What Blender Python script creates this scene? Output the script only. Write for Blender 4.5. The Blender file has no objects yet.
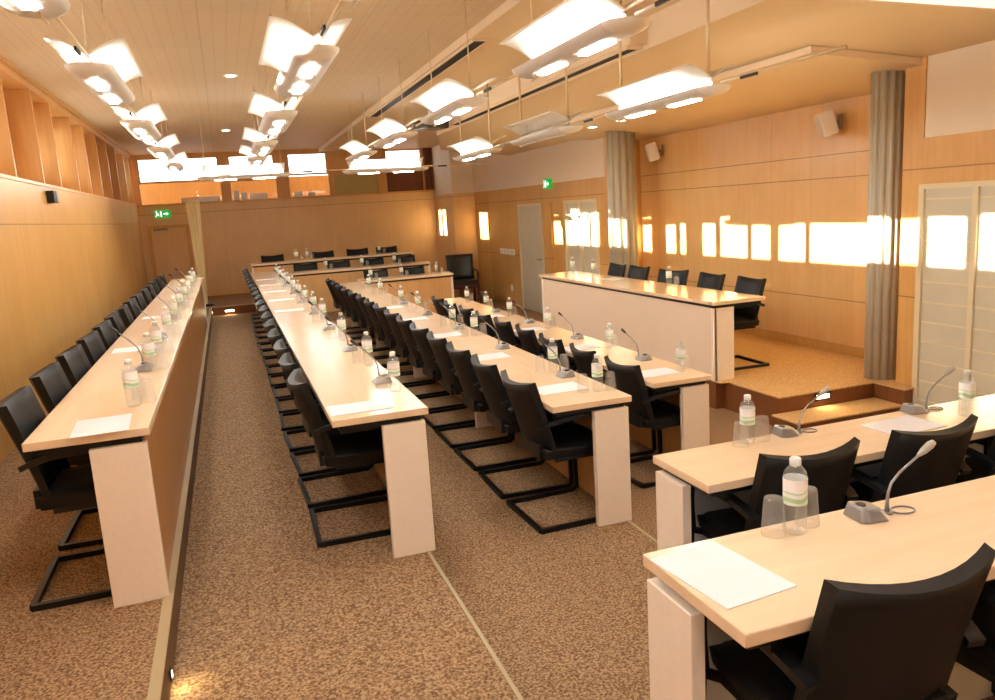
import bpy, math, random
from mathutils import Vector, Matrix
random.seed(7)
S = bpy.context.scene
COL = S.collection
PI = math.pi
CZ = 1.97                      # lens height above the lowest floor; heights below are written relative to the lens
def zc(v): return v + CZ

# ------------------------------------------------------------------ materials
def lin(r, g, b):
    f = lambda c: (c/255/12.92) if c/255 <= .04045 else ((c/255+.055)/1.055)**2.4
    return (f(r), f(g), f(b), 1)
def newmat(name):
    m = bpy.data.materials.new(name); m.use_nodes = True
    nt = m.node_tree; nt.nodes.clear()
    out = nt.nodes.new('ShaderNodeOutputMaterial')
    return m, nt, out
def pbr(name, col, rough=.5, spec=.5, metal=0, bump=None, vary=None, coat=0):
    m, nt, out = newmat(name); N = nt.nodes.new; L = nt.links.new
    b = N('ShaderNodeBsdfPrincipled'); L(b.outputs[0], out.inputs[0])
    b.inputs['Base Color'].default_value = col; b.inputs['Roughness'].default_value = rough
    b.inputs['Specular IOR Level'].default_value = spec; b.inputs['Metallic'].default_value = metal
    b.inputs['Coat Weight'].default_value = coat; b.inputs['Coat Roughness'].default_value = .12
    tc = N('ShaderNodeTexCoord')
    if vary:
        sc, amt = vary
        n = N('ShaderNodeTexNoise'); n.inputs['Scale'].default_value = sc; n.inputs['Detail'].default_value = 3
        L(tc.outputs['Object'], n.inputs['Vector'])
        r = N('ShaderNodeMapRange'); L(n.outputs['Fac'], r.inputs[0]); r.inputs[1].default_value = .3; r.inputs[2].default_value = .7
        r.inputs[3].default_value = 1-amt; r.inputs[4].default_value = 1+amt
        hs = N('ShaderNodeHueSaturation'); hs.inputs['Color'].default_value = col
        L(r.outputs[0], hs.inputs['Value']); L(hs.outputs[0], b.inputs['Base Color'])
    if bump:
        sc, st = bump
        n = N('ShaderNodeTexNoise'); n.inputs['Scale'].default_value = sc
        L(tc.outputs['Object'], n.inputs['Vector'])
        bp = N('ShaderNodeBump'); bp.inputs['Strength'].default_value = st; bp.inputs['Distance'].default_value = .004
        L(n.outputs['Fac'], bp.inputs['Height']); L(bp.outputs[0], b.inputs['Normal'])
    return m
def emit(name, col, st):
    m, nt, out = newmat(name); e = nt.nodes.new('ShaderNodeEmission')
    e.inputs[0].default_value = col; e.inputs[1].default_value = st
    nt.links.new(e.outputs[0], out.inputs[0]); return m
def clear(name, tint, gloss=.12, rough=.03, diff=0):
    m, nt, out = newmat(name); N = nt.nodes.new; L = nt.links.new
    t = N('ShaderNodeBsdfTransparent'); t.inputs[0].default_value = tint
    lw = N('ShaderNodeLayerWeight'); lw.inputs[0].default_value = .5
    pw = N('ShaderNodeMath'); pw.operation = 'POWER'; pw.inputs[1].default_value = 4; L(lw.outputs['Facing'], pw.inputs[0])
    ml = N('ShaderNodeMath'); ml.operation = 'MULTIPLY'; ml.inputs[1].default_value = .5; L(pw.outputs[0], ml.inputs[0])
    g = N('ShaderNodeBsdfGlossy'); g.inputs['Roughness'].default_value = rough
    a = N('ShaderNodeMath'); a.operation = 'ADD'; a.inputs[1].default_value = gloss; L(ml.outputs[0], a.inputs[0])
    mx = N('ShaderNodeMixShader'); L(a.outputs[0], mx.inputs[0]); L(t.outputs[0], mx.inputs[1]); L(g.outputs[0], mx.inputs[2])
    last = mx
    if diff:
        d = N('ShaderNodeBsdfDiffuse'); d.inputs[0].default_value = (.9, .93, .92, 1)
        m2 = N('ShaderNodeMixShader'); m2.inputs[0].default_value = diff
        L(mx.outputs[0], m2.inputs[1]); L(d.outputs[0], m2.inputs[2]); last = m2
    L(last.outputs[0], out.inputs[0]); return m
def wood(name, c1, c2, axis='x', seams=None, rough=.35, grain='z', tone=.04, lines=(), spec=.5):
    """axis: the world axis that runs along the wall ('x' or 'y'); seams: (panel width, panel height, z offset)"""
    m, nt, out = newmat(name); N = nt.nodes.new; L = nt.links.new
    b = N('ShaderNodeBsdfPrincipled'); L(b.outputs[0], out.inputs[0])
    b.inputs['Roughness'].default_value = rough; b.inputs['Specular IOR Level'].default_value = spec
    tc = N('ShaderNodeTexCoord')
    sp = N('ShaderNodeSeparateXYZ'); L(tc.outputs['Object'], sp.inputs[0])
    u = sp.outputs[0] if axis == 'x' else sp.outputs[1]
    v = sp.outputs[2] if axis != 'f' else sp.outputs[1]
    if axis == 'f': u = sp.outputs[0]
    cb = N('ShaderNodeCombineXYZ'); L(u, cb.inputs[0]); L(v, cb.inputs[1])
    mp = N('ShaderNodeMapping'); L(tc.outputs['Object'], mp.inputs[0])
    mp.inputs['Scale'].default_value = (14, 14, 1.1) if grain == 'z' else ((1.1, 14, 14) if grain == 'x' else (14, 1.1, 14))
    n = N('ShaderNodeTexNoise'); n.inputs['Scale'].default_value = 1.6; n.inputs['Detail'].default_value = 5; n.inputs['Distortion'].default_value = .6
    L(mp.outputs[0], n.inputs['Vector'])
    n2 = N('ShaderNodeTexNoise'); n2.inputs['Scale'].default_value = 1.7; n2.inputs['Detail'].default_value = 2
    L(tc.outputs['Object'], n2.inputs['Vector'])
    mx = N('ShaderNodeMix'); mx.data_type = 'RGBA'; mx.inputs[6].default_value = c1; mx.inputs[7].default_value = c2
    r = N('ShaderNodeMapRange'); r.inputs[1].default_value = .3; r.inputs[2].default_value = .7
    ad = N('ShaderNodeMath'); ad.operation = 'MULTIPLY_ADD'; ad.inputs[1].default_value = .55; L(n.outputs['Fac'], ad.inputs[0])
    m2 = N('ShaderNodeMath'); m2.operation = 'MULTIPLY'; m2.inputs[1].default_value = .45; L(n2.outputs['Fac'], m2.inputs[0]); L(m2.outputs[0], ad.inputs[2])
    L(ad.outputs[0], r.inputs[0]); L(r.outputs[0], mx.inputs[0])
    colsock = mx.outputs[2]
    if seams:
        w, h, off = seams
        ma = N('ShaderNodeMapping'); ma.inputs['Location'].default_value = (0, off, 0); L(cb.outputs[0], ma.inputs[0])
        br = N('ShaderNodeTexBrick'); br.offset = 0; br.inputs['Scale'].default_value = 1
        br.inputs['Brick Width'].default_value = w; br.inputs['Row Height'].default_value = h
        br.inputs['Mortar Size'].default_value = .006; br.inputs['Mortar Smooth'].default_value = .1
        br.inputs['Color1'].default_value = (1-tone, 1-tone, 1-tone, 1); br.inputs['Color2'].default_value = (1+tone*.5,)*3+(1,)
        br.inputs['Mortar'].default_value = (.92, .9, .88, 1)
        L(ma.outputs[0], br.inputs['Vector'])
        mu = N('ShaderNodeMix'); mu.data_type = 'RGBA'; mu.blend_type = 'MULTIPLY'; mu.inputs[0].default_value = 1
        L(colsock, mu.inputs[6]); L(br.outputs['Color'], mu.inputs[7]); colsock = mu.outputs[2]
    for zz in lines:
        a = N('ShaderNodeMath'); a.operation = 'COMPARE'; a.inputs[1].default_value = zz; a.inputs[2].default_value = .005; L(v, a.inputs[0])
        mk = N('ShaderNodeMix'); mk.data_type = 'RGBA'; mk.blend_type = 'MULTIPLY'; mk.inputs[7].default_value = (.5, .42, .34, 1)
        L(a.outputs[0], mk.inputs[0]); L(colsock, mk.inputs[6]); colsock = mk.outputs[2]
    L(colsock, b.inputs['Base Color'])
    return m
def carpet_mat(name, ca, cb_, cd):
    m, nt, out = newmat(name); N = nt.nodes.new; L = nt.links.new
    b = N('ShaderNodeBsdfPrincipled'); L(b.outputs[0], out.inputs[0])
    b.inputs['Roughness'].default_value = .9; b.inputs['Specular IOR Level'].default_value = .12
    tc = N('ShaderNodeTexCoord')
    n = N('ShaderNodeTexNoise'); n.inputs['Scale'].default_value = 95; n.inputs['Detail'].default_value = 2.5; L(tc.outputs['Object'], n.inputs['Vector'])
    r = N('ShaderNodeValToRGB'); L(n.outputs['Fac'], r.inputs[0])
    e = r.color_ramp.elements; e[0].position = .36; e[0].color = cd; e[1].position = .5; e[1].color = ca
    k = e.new(.64); k.color = cb_
    L(r.outputs[0], b.inputs['Base Color'])
    bp = N('ShaderNodeBump'); bp.inputs['Strength'].default_value = .5; bp.inputs['Distance'].default_value = .006
    L(n.outputs['Fac'], bp.inputs['Height']); L(bp.outputs[0], b.inputs['Normal'])
    return m
def ceil_mat(name, col, grid):
    m, nt, out = newmat(name); N = nt.nodes.new; L = nt.links.new
    b = N('ShaderNodeBsdfPrincipled'); L(b.outputs[0], out.inputs[0])
    b.inputs['Roughness'].default_value = .6; b.inputs['Specular IOR Level'].default_value = .3
    tc = N('ShaderNodeTexCoord')
    br = N('ShaderNodeTexBrick'); br.offset = 0; br.inputs['Scale'].default_value = 1
    br.inputs['Brick Width'].default_value = grid[0]; br.inputs['Row Height'].default_value = grid[1]
    br.inputs['Mortar Size'].default_value = .005
    br.inputs['Color1'].default_value = col; br.inputs['Color2'].default_value = tuple(c*.95 for c in col[:3])+(1,)
    br.inputs['Mortar'].default_value = tuple(c*.84 for c in col[:3])+(1,)
    L(tc.outputs['Object'], br.inputs['Vector'])
    b2 = N('ShaderNodeTexBrick'); b2.offset = 0; b2.inputs['Scale'].default_value = 1
    b2.inputs['Brick Width'].default_value = .1; b2.inputs['Row Height'].default_value = .05; b2.inputs['Mortar Size'].default_value = .006
    b2.inputs['Color1'].default_value = (1, 1, 1, 1); b2.inputs['Color2'].default_value = (.98, .98, .98, 1); b2.inputs['Mortar'].default_value = (.9, .89, .86, 1)
    L(tc.outputs['Object'], b2.inputs['Vector'])
    mu = N('ShaderNodeMix'); mu.data_type = 'RGBA'; mu.blend_type = 'MULTIPLY'; mu.inputs[0].default_value = 1
    L(br.outputs[0], mu.inputs[6]); L(b2.outputs[0], mu.inputs[7]); L(mu.outputs[2], b.inputs['Base Color'])
    return m

HON1, HON2 = lin(221, 175, 106), lin(204, 152, 82)
M = {}
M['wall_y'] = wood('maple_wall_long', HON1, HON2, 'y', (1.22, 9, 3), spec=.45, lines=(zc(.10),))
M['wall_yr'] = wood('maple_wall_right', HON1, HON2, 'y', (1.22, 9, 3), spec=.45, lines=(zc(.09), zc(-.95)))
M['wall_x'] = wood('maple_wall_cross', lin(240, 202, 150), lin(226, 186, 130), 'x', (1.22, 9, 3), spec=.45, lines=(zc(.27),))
M['stage_wall'] = wood('maple_wall_stage', lin(236, 196, 136), lin(226, 180, 114), 'y', (.62, 9, 3), rough=.3, tone=.05, lines=(zc(.31), zc(.08), zc(-1.15)))
M['wood_plain'] = wood('maple_plain', HON1, HON2, 'y')
M['fin'] = wood('maple_fin', lin(222, 172, 108), lin(204, 148, 80), 'x', rough=.4)
M['dark_wood'] = wood('dark_stained_wood', lin(120, 66, 30), lin(90, 46, 20), 'x', rough=.4)
M['orange_panel'] = wood('orange_panel', lin(178, 112, 44), lin(150, 88, 30), 'x', rough=.4)
M['beech'] = wood('beech_top', lin(238, 212, 179), lin(231, 201, 164), 'f', grain='y', rough=.17, tone=0)
M['beech_x'] = wood('beech_top_cross', lin(238, 212, 179), lin(231, 201, 164), 'f', grain='x', rough=.17, tone=0)
M['beech_panel'] = wood('beech_panel', lin(222, 178, 122), lin(205, 156, 98), 'y', rough=.35)
M['shaded_panel'] = wood('shaded_beech_panel', lin(176, 124, 68), lin(156, 104, 54), 'y', rough=.35)  # aisle shade and dark reflections put into the wood colour
M['cream'] = pbr('cream_laminate', lin(244, 230, 212), .4, .4, vary=(60, .02))
M['pod_cream'] = pbr('podium_laminate', lin(234, 212, 186), .45, .4, vary=(40, .02))
M['black'] = pbr('black_steel', lin(14, 14, 15), .4, .4)
M['fabric'] = pbr('black_upholstery', lin(15, 15, 16), .5, .35, bump=(420, .25))
M['armpad'] = pbr('black_arm_pad', lin(20, 21, 24), .35, .45)
M['carpet'] = carpet_mat('speckled_brown_carpet', lin(148, 118, 88), lin(180, 150, 116), lin(108, 80, 56))
M['stage_carpet'] = carpet_mat('stage_carpet', lin(204, 166, 114), lin(220, 184, 132), lin(184, 144, 94))
M['nosing'] = pbr('nosing_strip', lin(176, 158, 122), .4, .5)
M['riser_left'] = pbr('riser_carpet', lin(112, 86, 62), .8, .2)
M['blue_lit_panel'] = pbr('blue_lit_laminate', lin(206, 212, 218), .4, .4)  # cool reflected light on the inner faces painted as a blue-grey tint
M['riser'] = wood('riser_wood', lin(130, 78, 42), lin(110, 62, 32), 'x', rough=.4)
M['ceil'] = ceil_mat('acoustic_ceiling', lin(226, 204, 168), (.62, 1.24))
M['ceil2'] = pbr('painted_ceiling', lin(230, 206, 166), .55, .3, vary=(1.2, .015))
M['fascia'] = pbr('pale_fascia', lin(236, 214, 182), .55, .3)
M['white_wall'] = pbr('white_plaster', lin(240, 226, 204), .7, .3, bump=(60, .05))
M['white'] = pbr('white_metal', lin(242, 240, 234), .35, .4)
M['refl'] = pbr('white_reflector', lin(250, 248, 240), .45, .3)
M['trough'] = pbr('grey_white_trough', lin(222, 220, 216), .4, .4)
M['rail'] = pbr('pale_rail', lin(225, 205, 165), .3, .6, metal=.3)
M['lens'] = emit('lamp_lens', (1, .965, .90, 1), 100)
M['lens_off'] = pbr('lens_off', lin(205, 205, 198), .3, .4)
M['tube'] = emit('lamp_tube', (1, .95, .86, 1), 6)
M['cove'] = emit('cove_glow', (1, .93, .76, 1), 1.1)
M['down'] = emit('downlight_glow', (1, .9, .7, 1), 14)
M['step'] = emit('step_light_glow', (1, .86, .55, 1), 5)
M['slot'] = pbr('slot_black', lin(14, 9, 8), .6, .2)
M['grey_col'] = pbr('grey_paint', lin(188, 180, 160), .4, .45, vary=(8, .05))
M['grey_door'] = pbr('grey_green_door', lin(204, 196, 172), .45, .4, vary=(5, .03))
M['door_frame'] = pbr('pale_door_frame', lin(222, 208, 172), .45, .4)
M['grey_dev'] = pbr('grey_device', lin(140, 132, 118), .4, .4)
M['mic'] = pbr('mic_grey', lin(150, 148, 148), .35, .5, metal=.35)
M['mic_head'] = pbr('mic_head_grey', lin(178, 178, 172), .4, .5, metal=.5)
M['mic_dark'] = pbr('mic_dark', lin(52, 50, 48), .4, .5)
M['paper'] = pbr('paper_white', lin(228, 226, 228), .7, .2)
M['clear'] = clear('clear_bottle', (.97, .985, .99, 1), .06, .05, diff=.10)
M['glass'] = clear('tumbler_glass', (.98, .985, .985, 1), .05, .04, diff=.13)
M['pane'] = clear('window_pane', (.97, .98, .98, 1), .02, .02)
M['cap'] = pbr('white_cap', lin(238, 242, 242), .35, .4)
M['exit_green'] = emit('exit_green', lin(40, 170, 60), .9)
M['exit_white'] = emit('exit_white', (1, 1, .95, 1), 1.3)
M['proj'] = pbr('projector_shell', lin(86, 78, 66), .4, .4)
M['lens_black'] = pbr('lens_black', lin(10, 10, 12), .08, .6)
M['green_leather'] = pbr('dark_green_leather', lin(34, 36, 32), .38, .5)
M['brown_leg'] = wood('brown_leg', lin(92, 50, 30), lin(70, 36, 22), 'x', rough=.4)
M['lamp_shaft'] = wood('pale_shaft', lin(244, 226, 176), lin(232, 208, 150), 'x', rough=.4)
M['green_pane'] = pbr('greenish_blind', lin(186, 170, 112), .5, .3)
def label_mat():
    m, nt, out = newmat('bottle_label'); N = nt.nodes.new; L = nt.links.new
    b = N('ShaderNodeBsdfPrincipled'); L(b.outputs[0], out.inputs[0]); b.inputs['Roughness'].default_value = .4
    tc = N('ShaderNodeTexCoord'); sp = N('ShaderNodeSeparateXYZ'); L(tc.outputs['Object'], sp.inputs[0])
    w = N('ShaderNodeMath'); w.operation = 'SINE'; mu = N('ShaderNodeMath'); mu.operation = 'MULTIPLY'; mu.inputs[1].default_value = 90
    L(sp.outputs[0], mu.inputs[0]); L(mu.outputs[0], w.inputs[0])
    ad = N('ShaderNodeMath'); ad.operation = 'MULTIPLY_ADD'; ad.inputs[1].default_value = .004; L(w.outputs[0], ad.inputs[0]); L(sp.outputs[2], ad.inputs[2])
    r = N('ShaderNodeValToRGB'); mr = N('ShaderNodeMapRange'); mr.inputs[1].default_value = .09; mr.inputs[2].default_value = .16
    L(ad.outputs[0], mr.inputs[0]); L(mr.outputs[0], r.inputs[0])
    e = r.color_ramp.elements; r.color_ramp.interpolation = 'CONSTANT'
    e[0].position = 0; e[0].color = lin(226, 238, 226); e[1].position = .12; e[1].color = lin(178, 214, 176)
    for p, c in ((.3, lin(240, 246, 240)), (.46, lin(196, 222, 196)), (.52, lin(248, 250, 250))):
        k = e.new(p); k.color = c
    L(r.outputs[0], b.inputs['Base Color']); return m
M['label'] = label_mat()

# ------------------------------------------------------------------ geometry helpers
class G:
    def __init__(s): s.v = []; s.f = []; s.sm = []; s.mi = []
    def add(s, vs, fs, smooth=False, mi=0):
        o = len(s.v); s.v += [tuple(p) for p in vs]
        for f in fs: s.f.append([i+o for i in f]); s.sm.append(smooth); s.mi.append(mi)
        return s
    def box(s, x0, x1, y0, y1, z0, z1, mi=0):
        v = [(x0,y0,z0),(x1,y0,z0),(x1,y1,z0),(x0,y1,z0),(x0,y0,z1),(x1,y0,z1),(x1,y1,z1),(x0,y1,z1)]
        return s.add(v, [(0,3,2,1),(4,5,6,7),(0,1,5,4),(1,2,6,5),(2,3,7,6),(3,0,4,7)], False, mi)
    def prism(s, pts, z0, z1, mi=0):
        n = len(pts)
        v = [(x,y,z0) for x,y in pts]+[(x,y,z1) for x,y in pts]
        f = [tuple(range(n))[::-1], tuple(range(n,2*n))]+[(i,(i+1)%n,n+(i+1)%n,n+i) for i in range(n)]
        return s.add(v, f, False, mi)
    def lathe(s, prof, n=16, cx=0, cy=0, cz=0, smooth=True, cap0=True, cap1=True, mi=0):
        v = []; f = []
        for r, z in prof:
            for i in range(n):
                a = 2*PI*i/n; v.append((cx+r*math.cos(a), cy+r*math.sin(a), cz+z))
        for k in range(len(prof)-1):
            for i in range(n):
                j = (i+1)%n; f.append((k*n+i, k*n+j, (k+1)*n+j, (k+1)*n+i))
        s.add(v, f, smooth, mi)
        o = len(s.v)-len(v)
        if cap0: s.f.append([o+i for i in range(n)][::-1]); s.sm.append(False); s.mi.append(mi)
        if cap1: s.f.append([o+(len(prof)-1)*n+i for i in range(n)]); s.sm.append(False); s.mi.append(mi)
        return s
    def tube(s, pts, r, n=8, closed=False, mi=0, flat=None):
        """round tube through pts; r a number or a list; flat = (w,h) makes a rectangular bar"""
        P = [Vector(p) for p in pts]; m = len(P)
        R = r if isinstance(r, (list, tuple)) else [r]*m
        v = []; f = []; up = None
        for i, p in enumerate(P):
            if closed: t = (P[(i+1)%m]-P[i-1])
            else: t = (P[min(i+1,m-1)]-P[max(i-1,0)])
            t.normalize()
            if up is None:
                up = Vector((0,0,1)) if abs(t.z) < .9 else Vector((0,1,0))
            a = t.cross(up); 
            if a.length < 1e-5: a = t.orthogonal()
            a.normalize(); b = a.cross(t).normalized(); up = b
            for k in range(n):
                ang = 2*PI*(k+.5)/n
                if flat:
                    ca, sa = math.cos(ang), math.sin(ang); q = max(abs(ca), abs(sa))
                    v.append(p+a*(ca/q*flat[0]/2)+b*(sa/q*flat[1]/2))
                else: v.append(p+a*(math.cos(ang)*R[i])+b*(math.sin(ang)*R[i]))
        seg = m if closed else m-1
        for i in range(seg):
            for k in range(n):
                l = (k+1)%n; i2 = (i+1)%m
                f.append((i*n+k, i*n+l, i2*n+l, i2*n+k))
        s.add(v, f, flat is None, mi)
        if not closed:
            o = len(s.v)-len(v)
            s.f.append([o+k for k in range(n)][::-1]); s.sm.append(False); s.mi.append(mi)
            s.f.append([o+(m-1)*n+k for k in range(n)]); s.sm.append(False); s.mi.append(mi)
        return s
    def sheet(s, F, nu, nv, th, smooth=True, mi=0):
        """closed thick sheet; F(u,v)->(front point, back point)"""
        A = []; B = []
        for j in range(nv+1):
            for i in range(nu+1):
                a, b = F(i/nu, j/nv); A.append(a); B.append(b)
        n = len(A); f = []; w = nu+1
        for j in range(nv):
            for i in range(nu):
                a = j*w+i; f.append((a, a+1, a+w+1, a+w)); f.append((n+a, n+a+w, n+a+w+1, n+a+1))
        s.add(A+B, f, smooth, mi)
        o = len(s.v)-2*n
        rim = [i for i in range(w)]+[j*w+nu for j in range(1, nv+1)]+[nv*w+i for i in range(nu-1, -1, -1)]+[j*w for j in range(nv-1, 0, -1)]
        for k in range(len(rim)):
            a, b = rim[k], rim[(k+1)%len(rim)]
            s.f.append([o+b, o+a, o+n+a, o+n+b]); s.sm.append(False); s.mi.append(mi)
        return s
    def mesh(s, name, mats):
        me = bpy.data.meshes.new(name); me.from_pydata(s.v, [], s.f); 
        for m in (mats if isinstance(mats, list) else [mats]): me.materials.append(m)
        me.polygons.foreach_set('use_smooth', s.sm); me.polygons.foreach_set('material_index', s.mi)
        me.update(); return me
def link(name, g, mats, parent=None, loc=None, bevel=0):
    me = g.mesh(name, mats)
    o = bpy.data.objects.new(name, me); COL.objects.link(o)
    if parent: o.parent = parent
    if loc: o.location = loc
    if bevel:
        b = o.modifiers.new('bevel', 'BEVEL'); b.width = bevel; b.segments = 2; b.limit_method = 'ANGLE'; b.angle_limit = math.radians(40)
    return o
def struct(name, g, mats, bevel=0, parent=None):
    o = link(name, g, mats, parent, bevel=bevel)
    if not parent: o['kind'] = 'structure'
    return o
def thing(name, label, cat, loc=(0,0,0), rz=0, group=None):
    o = bpy.data.objects.new(name, None); COL.objects.link(o); o.empty_display_size = .1
    o.location = loc; o.rotation_euler = (0, 0, rz); return tag(o, label, cat, group)
def tag(o, label, cat, group=None):
    o['label'] = label; o['category'] = cat
    if group: o['group'] = group
    return o
def dup(root, label, loc, rz=0, group=None):
    r = root.copy(); COL.objects.link(r); r.location = loc; r.rotation_euler = (0, 0, rz); r['label'] = label
    if group: r['group'] = group
    for ch in root.children:
        c = ch.copy(); COL.objects.link(c); c.parent = r
        for g in ch.children:
            d = g.copy(); COL.objects.link(d); d.parent = c
    return r
ORD = ['nearest', 'second', 'third', 'fourth', 'fifth', 'sixth', 'seventh', 'eighth', 'ninth', 'tenth', 'eleventh', 'twelfth', 'thirteenth',
       'fourteenth', 'fifteenth', 'sixteenth', 'seventeenth', 'eighteenth', 'nineteenth', 'twentieth']

# ------------------------------------------------------------------ the room
XL, XG, XN, XW = -1.63, -1.85, 5.335, 5.87
YB, YF = 17.9, -3.0
F1, F2, F3, F4, FS = -1.52, -1.67, -1.82, -1.97, -1.70
ZT = 1.49
g = G(); z0 = zc(F4)-.2
g.box(XL-.3, XW+.1, YF, YB, z0, zc(F4))
struct('floor', g, M['carpet'])
e2, e3 = .78, 2.0
def slab(pts, top):
    gg = G(); gg.prism(pts, zc(F4), zc(top)); return gg
struct('floor_tier_left', slab([(XL,YF),(-.385,YF),(-.385,15.32),(3.75,15.32),(3.75,YB),(XL,YB)], F1), M['carpet'])
struct('floor_tier_middle', slab([(-.385,YF),(XN,YF),(XN,1.71),(e2,1.71),(e2,14.09),(3.75,14.09),(3.75,15.32),(-.385,15.32)], F2), M['carpet'])
struct('floor_tier_inner', slab([(e2,1.71),(XN,1.71),(XN,2.80),(e3,2.80),(e3,12.99),(3.75,12.99),(3.75,14.09),(e2,14.09)], F3), M['carpet'])
# nosing strips on the tier edges (each strip with its riser)
def strip(n, x0, x1, y0, y1, z0, z1, mat='nosing'):
    gg = G(); gg.box(x0, x1, y0, y1, z0, z1); struct('trim_%d' % n, gg, M[mat])
strip(1, -.415, -.375, YF, 15.33, zc(F1)-.004, zc(F1)+.008)
strip(2, -.386, -.378, YF, 15.3, zc(F2), zc(F1)-.004, 'riser_left')
strip(3, e2-.012, e2+.004, 1.7, 14.08, zc(F2)-.004, zc(F2)+.005)
strip(4, e3-.012, e3+.004, 2.80, 13.0, zc(F3)-.004, zc(F3)+.005)
strip(5, -.37, .40, 15.29, 15.335, zc(F1)-.004, zc(F1)+.01)
strip(6, -.37, .40, 15.305, 15.325, zc(F2), zc(F1)-.004, 'riser')
# stage
g = G(); g.prism([(4.2,5.22),(5.2,5.22),(5.2,4.9),(XN,4.9),(XN,5.05),(XW,5.05),(XW,10.4),(4.12,10.4),(4.12,6.0),(4.2,6.0)], zc(F4), zc(FS)-.012)
struct('floor_stage_base', g, M['riser'])
g = G(); g.prism([(4.185,5.205),(5.185,5.205),(5.185,4.885),(XN,4.885),(XN,5.05),(XW,5.05),(XW,10.4),(4.105,10.4),(4.105,5.9),(4.185,5.9)], zc(FS)-.012, zc(FS))
struct('floor_stage', g, M['stage_carpet'])
g = G(); g.box(4.13, 5.2, 4.9, 5.22, zc(F4), zc(-1.835)-.012); struct('floor_step_base', g, M['riser'])
g = G(); g.box(4.11, 5.185, 4.88, 5.205, zc(-1.835)-.012, zc(-1.835)); struct('floor_step', g, M['stage_carpet'])
# left wall, ledge and clerestory
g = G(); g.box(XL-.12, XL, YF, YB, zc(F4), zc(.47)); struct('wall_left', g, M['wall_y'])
g = G(); g.box(XG-.06, XL+.012, YF, YB, zc(.47), zc(.50)); struct('trim_7', g, M['wood_plain'])
bays = [(-2.6,-1.9),(-1.75,-1.0),(-.85,-.1),(.05,.8),(.95,1.7),(1.85,2.55),(2.7,3.45),(3.6,4.36),(4.49,4.82),(4.91,5.9),(5.96,6.81),(6.90,7.31),(7.47,7.79),(7.89,8.41),(8.53,8.80),
        (9.21,9.33),(9.46,9.83),(9.89,10.34),(10.72,11.02),(11.1,11.5),(11.55,11.9),(12.15,12.5),(15.95,16.25),(17.0,17.25),(17.38,17.6)]
upper = {8: .1, 9: .1, 12: .06, 7: .1, 16: .04}
g = G()
g.box(XG-.1, XG, YF, YB, zc(.50), zc(.664)); g.box(XG-.1, XG, YF, YB, zc(1.245), zc(ZT)); 
prev = YF
for a, b in bays+[(YB, YB)]:
    if a > prev: g.box(XG-.1, XG, prev, a, zc(.664), zc(1.245))
    prev = b
for i, (a, b) in enumerate(bays):
    t = 1.175 if i in upper else 1.245
    zt = 1.08 if i in (10, 11, 12, 14, 15, 16, 18, 19, 21) else (1.16 if i in (9, 13, 17) else 1.08)
    if i == 9: zt = 1.08
    if i in (8, 9): zt = 1.06
    if i < 17: g.box(XG-.1, XG, a, b, zc(zt), zc(t))
struct('wall_left_upper', g, M['fin'])
g = G(); g.box(XG-.02, XL+.01, YF, YB, zc(1.40), zc(ZT)); struct('trim_8', g, M['fin'])
k = 9
for a, b in bays:
    gg = G(); gg.box(XG-.055, XG-.045, a-.02, b+.02, zc(.65), zc(1.25)); o = struct('window_%d' % (k-8), gg, M['pane']); k += 1
tn = 9
fins = [-1.82, -.02, .88, 1.78, 2.62, 3.52, 4.43, 5.93, 6.855, 7.84, 8.97, 9.86, 11.06, 12.02, 13.1, 14.2, 15.3, 16.5, 17.3]
for y in fins:
    gg = G(); gg.box(XG+.001, XL+.005, y-.022, y+.022, zc(.50), zc(1.40)); struct('trim_%d' % tn, gg, M['fin']); tn += 1
# back wall with the transom band
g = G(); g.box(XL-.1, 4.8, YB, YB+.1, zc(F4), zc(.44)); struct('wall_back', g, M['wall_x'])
g = G(); g.box(XL-.1, 4.8, YB-.03, YB+.1, zc(.44), zc(.48)); struct('trim_%d' % tn, g, M['wood_plain']); tn += 1
wins = [(-1.53, .05, .92), (.25, 1.19, .89), (1.47, 2.32, .96), (3.62, 4.46, .99)]
g = G(); g.box(XL-.1, 4.8, YB, YB+.08, zc(1.40), zc(ZT+.02))
for a, b in ((XL-.1, -1.53), (.05, .25), (1.19, 1.47), (2.32, 2.45), (3.42, 3.62), (4.46, 4.8)): g.box(a, b, YB-.02, YB+.08, zc(.48), zc(1.40))
struct('wall_back_upper', g, M['fin'])
wn = len(bays)+1
for i, (a, b, zl) in enumerate(wins):
    gg = G(); gg.box(a, b, YB+.03, YB+.04, zc(zl), zc(1.40)); w = struct('window_%d' % wn, gg, M['pane']); wn += 1
    gg = G(); t = .03
    gg.box(a, b, YB+.005, YB+.07, zc(zl-.02), zc(zl+.02)); gg.box(a, a+t, YB+.005, YB+.07, zc(zl), zc(1.40)); gg.box(b-t, b, YB+.005, YB+.07, zc(zl), zc(1.40)); gg.box(a, b, YB+.005, YB+.07, zc(1.38), zc(1.40))
    link('window_frame', gg, M['wood_plain'], w)
    gg = G(); gg.box(a, b, YB+.02, YB+.06, zc(.48), zc(zl-.02)); link('lower_pane', gg, M['pane'] if i < 3 else M['dark_wood'], w)
gg = G(); gg.box(2.45, 3.42, YB+.02, YB+.06, zc(.48), zc(.92)); struct('trim_%d' % tn, gg, M['green_pane']); tn += 1
gg = G(); gg.box(2.45, 3.42, YB+.02, YB+.06, zc(.92), zc(1.40)); struct('trim_%d' % tn, gg, M['fin']); tn += 1
for x in (4.50, 4.62):
    gg = G(); gg.box(x, x+.09, YB-.08, YB, zc(.48), zc(1.42)); struct('trim_%d' % tn, gg, M['dark_wood']); tn += 1
g = G(); g.box(-6, 9, YB+1.3, YB+1.4, zc(F4), zc(.985)); struct('wall_outside', g, M['orange_panel'])
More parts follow.
